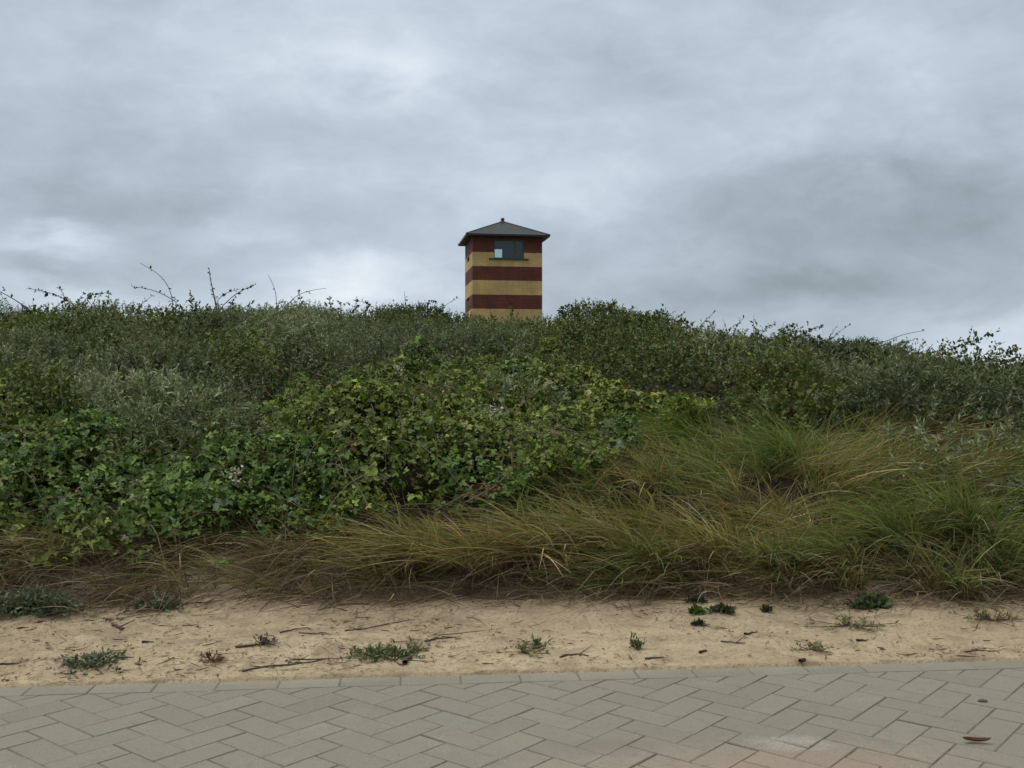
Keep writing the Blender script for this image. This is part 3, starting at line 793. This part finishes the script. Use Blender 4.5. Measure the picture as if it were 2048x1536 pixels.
# ------------------------------------------------------------------ twigs on the sand
def twig(pts_px, r, label, name='twig', fork=False):
    P = np.array([on_sand(a, b) for a, b in pts_px]); org = P[0].copy()
    t = np.linspace(0, 1, 9); k = np.linspace(0, 1, len(P))
    Q = np.stack([np.interp(t, k, P[:, i]) for i in range(3)], -1)
    Q[1:-1] += rng.normal(0, .004, (7, 3)); Q[:, 2] = ground(Q[:, 0], Q[:, 1]) + r*.8
    v, q = tube(Q-org, r, r*.45, 6)
    parts = [(v, q, ones(v, (1, 1, 1)))]
    if fork:
        m = Q[5]-org; e = m + np.array([.05, .05, .02]); v, q = tube(np.linspace(m, e, 4), r*.5, r*.25, 5); parts.append((v, q, ones(v, (1, 1, 1))))
    v, q, t = join(parts)
    o = build(name, v, q, M['twig']); o.location = org
    tag(o, label, 'twig', 'twigs lying on the sand')
for a in [
    ([(485, 1344), (540, 1333), (590, 1330), (648, 1319)], .0042, 'longest crooked twig on the sand, left of the flat green mat', 'twig', True),
    ([(472, 1296), (500, 1293), (527, 1290)], .006, 'short thick dark stick by the dead brown weed'),
    ([(0, 1330), (22, 1329), (40, 1328)], .0045, 'twig running out of the left edge of the picture'),
    ([(810, 1330), (815, 1322), (822, 1316)], .011, 'stubby dark piece of wood standing out beside the flat green mat'),
    ([(285, 1286), (297, 1285), (308, 1286)], .005, 'little dark stick on the upper left sand'),
    ([(235, 1317), (250, 1316), (268, 1315)], .004, 'thin twig above the widest plant mat'),
    ([(225, 1250), (236, 1256), (246, 1262)], .007, 'dark forked root end below the sprawling plant', 'twig', True),
    ([(75, 1246), (92, 1243), (108, 1240)], .004, 'thin twig just below the low grey bush'),
    ([(1290, 1319), (1308, 1318), (1328, 1316)], .005, 'dark straight stick near the path edge right of centre'),
    ([(1442, 1284), (1465, 1286), (1490, 1287)], .004, 'long thin twig on the right half of the sand', 'twig', True),
    ([(1490, 1269), (1502, 1267), (1515, 1266)], .005, 'short dark twig above the long thin one'),
    ([(1400, 1340), (1406, 1338), (1412, 1337)], .006, 'tiny dark crumb of wood at the path edge'),
    ([(1715, 1324), (1724, 1322), (1733, 1325)], .006, 'dark crumb of wood at the path edge, far right'),
    ([(1600, 1325), (1606, 1322), (1611, 1323)], .008, 'rounded dark crumb at the path edge left of the far one'),
    ([(850, 1284), (875, 1278), (905, 1277)], .004, 'brown twig among litter in mid-sand'),
    ([(560, 1262), (590, 1259), (622, 1258)], .0035, 'slender root lying along the upper sand, left of centre'),
    ([(1120, 1316), (1150, 1310), (1178, 1313)], .004, 'bent twig right of the straggly weed', 'twig', True),
    ([(690, 1262), (760, 1250), (830, 1240)], .0032, 'pale root trailing from the dune foot in the middle'),
    ([(1930, 1305), (1955, 1302), (1990, 1303)], .0035, 'thin twig on the sand near the right edge'),
]:
    twig(*a)

# dead stem and pale flower heads in the brambles
def dead_stem(pts, r, label, n=6):
    P = []
    for i, (a, b) in enumerate(pts):
        X_, Y_, Z_ = on_slope(a, b); P.append((X_, Y_-.06, Z_+.05))
    P = np.array(P); org = P[0].copy()
    t = np.linspace(0, 1, 10); k = np.linspace(0, 1, len(P))
    Q = np.stack([np.interp(t, k, P[:, i]) for i in range(3)], -1) - org
    root = empty('dead_cane', org); tag(root, label, 'dead cane', 'dead canes among the brambles')
    v, q = tube(Q, r, r*.4, 5); build('stem', v, q, M['bark'], root)
    m = 26; i = rng.integers(0, 10, m)
    v, q = inst(*rhomb(.4), Q[i]+rng.normal(0, .03, (m, 3)), frames(rng.normal(size=(m, 3))), rng.uniform(.02, .05, m))
    build('foliage', v, q, M['stalk'], root, np.repeat(pick(m, [(.19, .10, .05), (.14, .08, .045)], [1, 1]), 4, 0))
dead_stem([(930, 1030), (985, 1000), (1025, 960), (1022, 900)], .007, 'bent reddish dead cane in the dark gap at the right end of the brambles')
dead_stem([(1030, 850), (1050, 805), (1085, 775)], .004, 'thin pale dead cane leaning right above the brambles')
dead_stem([(870, 1045), (930, 1010), (1000, 985)], .006, 'low dead cane lying just under the bent reddish one')
def flowers(x, y, label, n=7):
    X_, Y_, Z_ = on_slope(x, y)
    root = empty('flower_cluster', (X_, Y_-.07, Z_+.09)); tag(root, label, 'flower cluster', 'pale seed and flower heads on the brambles')
    pos = rng.normal(0, .022, (n*6, 3))
    v, q = inst(*rhomb(.8), pos, frames(np.array([0, -.4, .8]) + rng.normal(0, .5, (n*6, 3))), rng.uniform(.012, .022, n*6))
    build('blossom', v, q, M['scrub'], root, np.repeat(pick(n*6, [(.42, .38, .34), (.33, .28, .23), (.22, .19, .13)], [3, 2, 2]), 4, 0))
    t_ = np.linspace(0, 1, 5)[:, None]
    v, q = tube(np.array([.02, .03, -.16])*(1-t_), .002, .0014, 4); build('stem', v, q, M['twig'], root)
for a in [(802, 762, 'pale flower head alone in a dark gap below the skyline'), (677, 846, 'whitish flower head at the top of the bramble mass, left'),
          (990, 858, 'pale pinkish flower head above the bent dead cane'), (480, 985, 'whitish seed head low in the left brambles'),
          (820, 826, 'small cream flower head between the two larger pale ones')]:
    flowers(*a)

# ------------------------------------------------------------------ dead leaf on the path
X_, Y_ = px(1955, 2.99), 2.995
n_ = 13
v = []
for i in range(n_):
    s_ = i/(n_-1); w_ = .0085*math.sin(math.pi*min(1, .06+s_*.94))**.6 + .0006
    for j in range(7):
        a = -1.9 + 3.8*j/6
        v.append(((s_-.5)*.082, math.sin(a)*w_ + .006*math.sin(s_*5), .009 - math.cos(a)*w_*.8 + .006*(2*s_-1)**2))
q = [(i*7+j, i*7+j+1, (i+1)*7+j+1, (i+1)*7+j) for i in range(n_-1) for j in range(6)]
M['deadleaf'] = plain('dead_leaf', (.10, .035, .022), .6, .4, 60, .3)
leaf = build('dead_leaf', np.array(v), np.array(q), M['deadleaf'], smooth=True)
leaf.location = (X_, Y_, .003); leaf.rotation_euler = (0, 0, .05)
sm = leaf.modifiers.new('s', 'SOLIDIFY'); sm.thickness = .0012
tag(leaf, 'curled reddish-brown dead leaf lying on the grey path', 'leaf')
st = MB()
th = [2*math.pi*i/9 for i in range(9)]
ring = lambda r, z: [(math.cos(a)*r*1.3*(1+.15*math.sin(3*a)), math.sin(a)*r*.8, z*.7) for a in th]
A, B, C = ring(.011, .0), ring(.0125, .004), ring(.007, .009)
st.poly(C)
for U_, L_ in ((B, A), (C, B)):
    for i in range(9):
        j = (i+1) % 9; st.poly([L_[i], L_[j], U_[j], U_[i]])
M['stone'] = plain('dark_stone', (.07, .065, .055), .8, .3, 80, .3)
s_ = st.build('pebble', M['stone']); Yp = F*H/(1404-CY); s_.location = (px(1966, Yp), Yp, .002)
tag(s_, 'small dark flat pebble on the path near its right end', 'pebble')

# ------------------------------------------------------------------ striped brick tower
def brick(name, c, c2, mort):
    m, nt, out = newmat(name); N = NT(nt)
    tc = N.n('ShaderNodeTexCoord'); P = tc.outputs['Object']
    sep = N.n('ShaderNodeSeparateXYZ'); N.link(P, sep.inputs[0])
    cmb = N.n('ShaderNodeCombineXYZ'); N.link(N.math('ADD', sep.outputs[0], sep.outputs[1]), cmb.inputs[0]); N.link(sep.outputs[2], cmb.inputs[1])
    b = N.n('ShaderNodeTexBrick'); N.link(cmb.outputs[0], b.inputs['Vector'])
    b.inputs['Color1'].default_value = (*c, 1); b.inputs['Color2'].default_value = (*c2, 1); b.inputs['Mortar'].default_value = (*mort, 1)
    b.inputs['Scale'].default_value = 1; b.inputs['Brick Width'].default_value = .30; b.inputs['Row Height'].default_value = .10
    b.inputs['Mortar Size'].default_value = .009
    n1 = N.noise(P, .9, 5, .65)
    mp = N.n('ShaderNodeMapping'); N.link(P, mp.inputs[0]); mp.inputs['Scale'].default_value = (1.6, 1.6, .12); n2 = N.noise(mp.outputs[0], 2.2, 5, .65)
    cc = N.mix(1.0, b.outputs['Color'], N.ramp(n1.outputs['Fac'], [(.3, (.75, .75, .78)), (.7, (1.18, 1.14, 1.05))]), 'MULTIPLY')
    cc = N.mix(1.0, cc, N.ramp(n2.outputs['Fac'], [(.35, (.88, .88, .89)), (.6, (1.03, 1.03, 1.02))]), 'MULTIPLY')
    p = N.n('ShaderNodeBsdfPrincipled'); p.inputs['Roughness'].default_value = .7; p.inputs['Specular IOR Level'].default_value = .18
    N.link(cc, p.inputs['Base Color']); N.link(p.outputs[0], out.inputs[0]); return m
M['red'] = brick('red_brick', (.110, .029, .023), (.140, .040, .031), (.15, .075, .058))
M['yel'] = brick('yellow_brick', (.52, .365, .150), (.60, .43, .19), (.40, .30, .17))
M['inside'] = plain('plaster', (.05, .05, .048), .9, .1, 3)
M['slate'] = plain('slate', (.031, .034, .038), .5, .3, 9, .2)
M['eave'] = plain('painted_board', (.030, .034, .036), .5, .15, 8)
M['frame'] = plain('green_paint', (.045, .085, .078), .35, .15, 10)
M['sill'] = plain('green_sill', (.035, .055, .035), .5, .2, 10)
M['void'] = plain('vent_dark', (.012, .012, .012), .8, .1, 10)
def glass():
    m, nt, out = newmat('window_glass'); N = NT(nt)
    tr = N.n('ShaderNodeBsdfTransparent'); tr.inputs['Color'].default_value = (.70, .80, .80, 1)
    gl = N.n('ShaderNodeBsdfGlossy'); gl.inputs['Roughness'].default_value = .03; gl.inputs['Color'].default_value = (.8, .95, .95, 1)
    lw = N.n('ShaderNodeFresnel'); lw.inputs['IOR'].default_value = 1.6
    mx = N.n('ShaderNodeMixShader'); N.link(N.math('MULTIPLY', lw.outputs[0], 1.5), mx.inputs[0])
    N.link(tr.outputs[0], mx.inputs[1]); N.link(gl.outputs[0], mx.inputs[2]); N.link(mx.outputs[0], out.inputs[0]); return m
M['glass'] = glass()
D = 70.0
u_ = D/F                                               # metres per photo pixel at the tower front
S = 141*u_; hs = S/2
TH = math.radians(8.5)
fm = Vector((px(1015, D), D, 0))                       # middle of the front face
nrm_ = Vector((math.sin(TH), -math.cos(TH), 0))
ctr = fm - nrm_*hs
zz_ = lambda y: H + (CY-y)/F*D
tower = empty('striped_tower', (ctr.x, ctr.y, 0), TH)
tag(tower, 'square red and yellow striped brick tower with slate hipped roof behind the dune', 'tower')
EZ = zz_(472)
bands = [zz_(y) for y in (505, 533, 561, 589.5, 618)]
dz = bands[0]-bands[1]
edges = [-.5]; zs_ = []
z = bands[-1]
while z > -.5: z -= dz; zs_.append(z)
cuts = sorted([z for z in zs_ if z > -.4] + bands)
# window openings (local x along the face, front at y = -hs)
fx = lambda x: (x-1015)*u_/math.cos(TH)
wx0, wx1, wz0, wz1 = fx(988), fx(1048), zz_(517), zz_(480)
bx0, bx1, bz0, bz1 = -1.7, .35, zz_(512)+.35, zz_(480)+.05      # opening in the rear wall
wm = MB()
def face(p, holes, zc):
    """one outer wall face built of cells round the holes; p maps (a, z) to 3-D"""
    As = sorted({-hs, hs, *[h[0] for h in holes], *[h[1] for h in holes]})
    Zs = sorted({-.5, EZ+.12, *zc, *[h[2] for h in holes], *[h[3] for h in holes]})
    for a0, a1 in zip(As, As[1:]):
        for z0, z1 in zip(Zs, Zs[1:]):
            am, zm = (a0+a1)/2, (z0+z1)/2
            if any(h[0] < am < h[1] and h[2] < zm < h[3] for h in holes): continue
            band = sum(1 for c in bands if c > zm)            # 0 above the first cut
            if zm < bands[-1]: band = 5 + sum(1 for c in zs_ if c > zm)
            wm.poly([p(a0, z0), p(a1, z0), p(a1, z1), p(a0, z1)], band % 2)
face(lambda a, z: (a, -hs, z), [(wx0, wx1, wz0, wz1)], cuts)
face(lambda a, z: (-a, hs, z), [(bx0, bx1, bz0, bz1)], cuts)
vents = [(zz_(510.5), .16), (zz_(593), .12)]
vy = -hs + S*.56                                       # along the left face
face(lambda a, z: (-hs, -a, z), [(-vy-.65, -vy+.65, zc-h_, zc+h_) for zc, h_ in vents], cuts)
face(lambda a, z: (hs, a, z), [], cuts)
d_ = .24                                               # reveals and the inner skin
for (x0, x1, z0, z1, y0, y1) in ((wx0, wx1, wz0, wz1, -hs, -hs+d_), (bx0, bx1, bz0, bz1, hs-d_, hs)):
    wm.poly([(x0, y0, z0), (x0, y1, z0), (x0, y1, z1), (x0, y0, z1)], 1); wm.poly([(x1, y1, z0), (x1, y0, z0), (x1, y0, z1), (x1, y1, z1)], 1)
    wm.poly([(x0, y0, z0), (x1, y0, z0), (x1, y1, z0), (x0, y1, z0)], 1); wm.poly([(x0, y0, z1), (x0, y1, z1), (x1, y1, z1), (x1, y0, z1)], 1)
i_ = hs-d_
def inner(p, holes):
    As = sorted({-i_, i_, *[h[0] for h in holes], *[h[1] for h in holes]}); Zs = sorted({7.6, EZ+.1, *[h[2] for h in holes], *[h[3] for h in holes]})
    for a0, a1 in zip(As, As[1:]):
        for z0, z1 in zip(Zs, Zs[1:]):
            if any(h[0] < (a0+a1)/2 < h[1] and h[2] < (z0+z1)/2 < h[3] for h in holes): continue
            wm.poly([p(a0, z0), p(a0, z1), p(a1, z1), p(a1, z0)], 2)
inner(lambda a, z: (a, -i_, z), [(wx0, wx1, wz0, wz1)]); inner(lambda a, z: (-a, i_, z), [(-bx1, -bx0, bz0, bz1)])
inner(lambda a, z: (-i_, -a, z), []); inner(lambda a, z: (i_, a, z), [])
wm.poly([(-i_, -i_, 7.62), (i_, -i_, 7.62), (i_, i_, 7.62), (-i_, i_, 7.62)], 2); wm.poly([(-i_, -i_, EZ+.08), (-i_, i_, EZ+.08), (i_, i_, EZ+.08), (i_, -i_, EZ+.08)], 2)
wm.build('wall', [M['red'], M['yel'], M['inside']], tower)
# windows
def window(x0, x1, z0, z1, y, mull, sgn):
    f = MB(); w = .07; yd0, yd1 = sorted((y, y+sgn*.07))
    f.box(x0, x1, yd0, yd1, z0, z0+w); f.box(x0, x1, yd0, yd1, z1-w, z1)
    f.box(x0, x0+w, yd0, yd1, z0+w, z1-w); f.box(x1-w, x1, yd0, yd1, z0+w, z1-w)
    for mx_ in mull: f.box(mx_-.06, mx_+.06, yd0, yd1, z0+w, z1-w)
    fo = f.build('window', M['frame'], tower)
    g = MB(); yg = y+sgn*.035
    xs_ = [x0+w, *[k for m_ in mull for k in (m_-.06, m_+.06)], x1-w]
    for a, b in zip(xs_[::2], xs_[1::2]): g.poly([(a, yg, z0+w), (b, yg, z0+w), (b, yg, z1-w), (a, yg, z1-w)])
    g.build('pane', M['glass'], fo)
    return fo
wf = window(wx0, wx1, wz0, wz1, -hs+.12, [fx(1030)], 1)
sb = MB(); sb.box(fx(978), fx(1057), -hs-.10, -hs+.118, wz0-.075, wz0-.003); sb.build('sill', M['sill'], wf)
window(bx0, bx1, bz0, bz1, hs-.12, [-.9], -1)
for zc, h_ in vents:
    vm = MB()
    y0, y1 = vy-.65, vy+.65
    vm.poly([(-hs+.15, y0, zc-h_), (-hs+.15, y1, zc-h_), (-hs+.15, y1, zc+h_), (-hs+.15, y0, zc+h_)])
    for a, b in (((y0, zc-h_), (y1, zc-h_)), ((y1, zc-h_), (y1, zc+h_)), ((y1, zc+h_), (y0, zc+h_)), ((y0, zc+h_), (y0, zc-h_))):
        vm.poly([(-hs, *a), (-hs+.15, *a), (-hs+.15, *b), (-hs, *b)])
    k = zc-h_+.03
    while k < zc+h_-.05: vm.box(-hs+.02, -hs+.09, y0+.01, y1-.01, k, k+.018); k += .075
    vm.build('vent', M['void'], tower)
# hipped roof: slate slopes, boarded eaves, lead hips and finial
ov_ = .47; e_ = hs+ov_; az_ = EZ+1.36
rm = MB()
cor = [(-e_, -e_), (e_, -e_), (e_, e_), (-e_, e_)]
for i in range(4):
    a, b = cor[i], cor[(i+1) % 4]; nc = 13
    for k in range(nc):                                   # slate courses, each lapping the one below
        f0, f1 = k/nc, (k+1)/nc
        z0 = EZ+.06+(az_-EZ-.06)*f0; z1 = EZ+.06+(az_-EZ-.06)*f1
        p0, p1 = [(c[0]*(1-f0), c[1]*(1-f0)) for c in (a, b)]; p2, p3 = [(c[0]*(1-f1), c[1]*(1-f1)) for c in (b, a)]
        rm.poly([(*p0, z0+.02), (*p1, z0+.02), (*p2, z1), (*p3, z1)]); rm.poly([(*p0, z0), (*p1, z0), (*p1, z0+.02), (*p0, z0+.02)])
roof = rm.build('roof', M['slate'], tower)
em = MB()
for i in range(4):                                        # fascia ring and soffit
    (x0, y0), (x1, y1) = cor[i], cor[(i+1) % 4]
    em.poly([(x0, y0, EZ-.05), (x1, y1, EZ-.05), (x1, y1, EZ+.058), (x0, y0, EZ+.058)])
    k = (hs+.004)/e_; em.poly([(x0, y0, EZ-.05), (x0*k, y0*k, EZ-.05), (x1*k, y1*k, EZ-.05), (x1, y1, EZ-.05)])
em.build('eave', M['eave'], roof)
fv = MB()
prof = [(.24, -.12), (.19, .0), (.13, .05), (.12, .13), (.15, .17), (.12, .23), (.03, .27)]
for (r0, z0), (r1, z1) in zip(prof, prof[1:]):
    for k in range(10):
        a, b = 2*math.pi*k/10, 2*math.pi*(k+1)/10
        fv.poly([(r0*math.cos(a), r0*math.sin(a), az_+z0), (r0*math.cos(b), r0*math.sin(b), az_+z0), (r1*math.cos(b), r1*math.sin(b), az_+z1), (r1*math.cos(a), r1*math.sin(a), az_+z1)])
fv.build('finial', M['eave'], roof)
hm = []
for c in cor:
    tv, tq = tube([(c[0], c[1], EZ+.07), (0, 0, az_+.01)], .045, .045, 6); hm.append((tv, tq, ones(tv, (1, 1, 1))))
v, q, t = join(hm); build('hip_cap', v, q, M['slate'], roof)

# ------------------------------------------------------------------ sky, sun, camera
SUN_EL, SUN_AZ = math.radians(60), math.radians(-95)     # azimuth clockwise from +Y: behind left
world = bpy.data.worlds.new('World'); scn.world = world; world.use_nodes = True
nt = world.node_tree; nt.nodes.clear(); N = NT(nt)
out = N.n('ShaderNodeOutputWorld'); bg = N.n('ShaderNodeBackground'); N.link(bg.outputs[0], out.inputs[0])
bg.inputs['Strength'].default_value = .1
sky = N.n('ShaderNodeTexSky', sky_type='NISHITA'); sky.sun_disc = False
sky.sun_elevation = SUN_EL; sky.sun_rotation = SUN_AZ
tc = N.n('ShaderNodeTexCoord'); G = tc.outputs['Generated']
sp = N.n('ShaderNodeSeparateXYZ'); N.link(G, sp.inputs[0])
zc = N.math('MAXIMUM', sp.outputs[2], 0.0)
den = N.math('ADD', zc, .24)
cm = N.n('ShaderNodeCombineXYZ'); N.link(N.math('DIVIDE', sp.outputs[0], den), cm.inputs[0]); N.link(N.math('DIVIDE', sp.outputs[1], den), cm.inputs[1])
deck = cm.outputs[0]
fl = N.n('ShaderNodeMapping'); N.link(G, fl.inputs[0]); fl.inputs['Scale'].default_value = (1, 1, 2.1); lay = fl.outputs[0]
n1 = N.noise(lay, 2.1, 6, .52, .4); n2 = N.noise(lay, 6.0, 7, .56, .3); n3 = N.noise(G, 7.0, 6, .58, .3)
# direction in the front half sky, wobbled so cloud edges stay ragged
ay = N.math('MAXIMUM', sp.outputs[1], .05)
wx = N.math('ADD', N.math('DIVIDE', sp.outputs[0], ay), N.math('MULTIPLY', N.math('SUBTRACT', n3.outputs['Fac'], .5), .16))
wz = N.math('ADD', N.math('DIVIDE', sp.outputs[2], ay), N.math('MULTIPLY', N.math('SUBTRACT', n2.outputs['Fac'], .5), .12))
def blob(x, y, sx, sy, amp):
    a = N.math('DIVIDE', N.math('SUBTRACT', wx, (x-CX)/F), sx/F); b = N.math('DIVIDE', N.math('SUBTRACT', wz, (CY-y)/F), sy/F)
    r = N.math('ADD', N.math('MULTIPLY', a, a), N.math('MULTIPLY', b, b))
    return N.math('MULTIPLY', N.math('EXPONENT', N.math('MULTIPLY', r, -1.0)), amp)
L = N.math('ADD', N.math('MULTIPLY', N.math('SUBTRACT', n1.outputs['Fac'], .5), .28), N.math('MULTIPLY', N.math('SUBTRACT', n2.outputs['Fac'], .5), .26))
n4 = N.noise(lay, 3.6, 7, .6, .4); n5 = N.noise(lay, 15, 6, .62, .4)
L = N.math('ADD', L, N.math('MULTIPLY', N.math('SUBTRACT', n4.outputs['Fac'], .5), .50))
L = N.math('ADD', L, N.math('MULTIPLY', N.math('SUBTRACT', n5.outputs['Fac'], .5), .30))
for b in [(640, 110, 330, 80, .15), (790, 145, 110, 45, .17), (1150, 370, 260, 90, .13), (1500, 120, 600, 170, .10), (740, 575, 190, 50, .36), (110, 490, 100, 24, .28), (430, 470, 120, 26, .12),
          (120, 590, 420, 40, .16), (2040, 660, 160, 50, .24), (1600, 290, 260, 60, .10), (560, 480, 160, 40, .10),
          (1850, 450, 420, 150, -.30), (1650, 590, 300, 45, -.20), (1280, 170, 160, 60, -.10), (300, 430, 330, 60, -.13), (130, 545, 130, 22, -.13), (180, 250, 260, 120, -.06), (950, 480, 160, 50, -.03)]:
    L = N.math('ADD', L, blob(*b))
Lf = N.math('ADD', L, .55, clamp=True)
cloud = N.ramp(Lf, [(0.0, (.19, .235, .26)), (.25, (.31, .37, .41)), (.45, (.41, .488, .56)), (.65, (.535, .622, .715)), (.85, (.70, .78, .86)), (1.0, (.86, .92, .97))])
bright = N.mrange(sp.outputs[2], .36, .8, 1.0, 2.8)
back = N.mrange(sp.outputs[1], .3, -.5, 1.0, .75)
vm = N.n('ShaderNodeVectorMath', operation='SCALE'); N.link(cloud, vm.inputs[0]); N.link(N.math('MULTIPLY', N.math('MULTIPLY', bright, back), 10.0), vm.inputs['Scale'])
hi = N.mix(N.mrange(sp.outputs[2], .34, .7, 0, 1), vm.outputs[0], N.mix(1.0, vm.outputs[0], (1.10, .99, .84), 'MULTIPLY'))
N.link(N.mix(.97, sky.outputs[0], hi), bg.inputs['Color'])

sun = bpy.data.lights.new('sun', 'SUN'); sun.energy = 1.3; sun.angle = math.radians(25); sun.color = (1, .96, .90)
so = bpy.data.objects.new('sun', sun); col.objects.link(so)
dirv = Vector((math.sin(SUN_AZ)*math.cos(SUN_EL), math.cos(SUN_AZ)*math.cos(SUN_EL), math.sin(SUN_EL)))
so.rotation_euler = (-dirv).to_track_quat('-Z', 'Y').to_euler(); so.location = dirv*30

cam = bpy.data.cameras.new('camera'); cam.sensor_width = 36; cam.lens = 36*F/2048
cam.clip_start = .05; cam.clip_end = 20000
co = bpy.data.objects.new('camera', cam); col.objects.link(co)
co.location = (0, 0, H); co.rotation_euler = (math.radians(90), 0, 0)
scn.camera = co
scn.view_settings.view_transform = 'Standard'; scn.view_settings.look = 'None'
scn.view_settings.exposure = 0; scn.view_settings.gamma = 1
scn.cycles.use_denoising = True
scn.cycles.max_bounces = 8; scn.cycles.transparent_max_bounces = 16
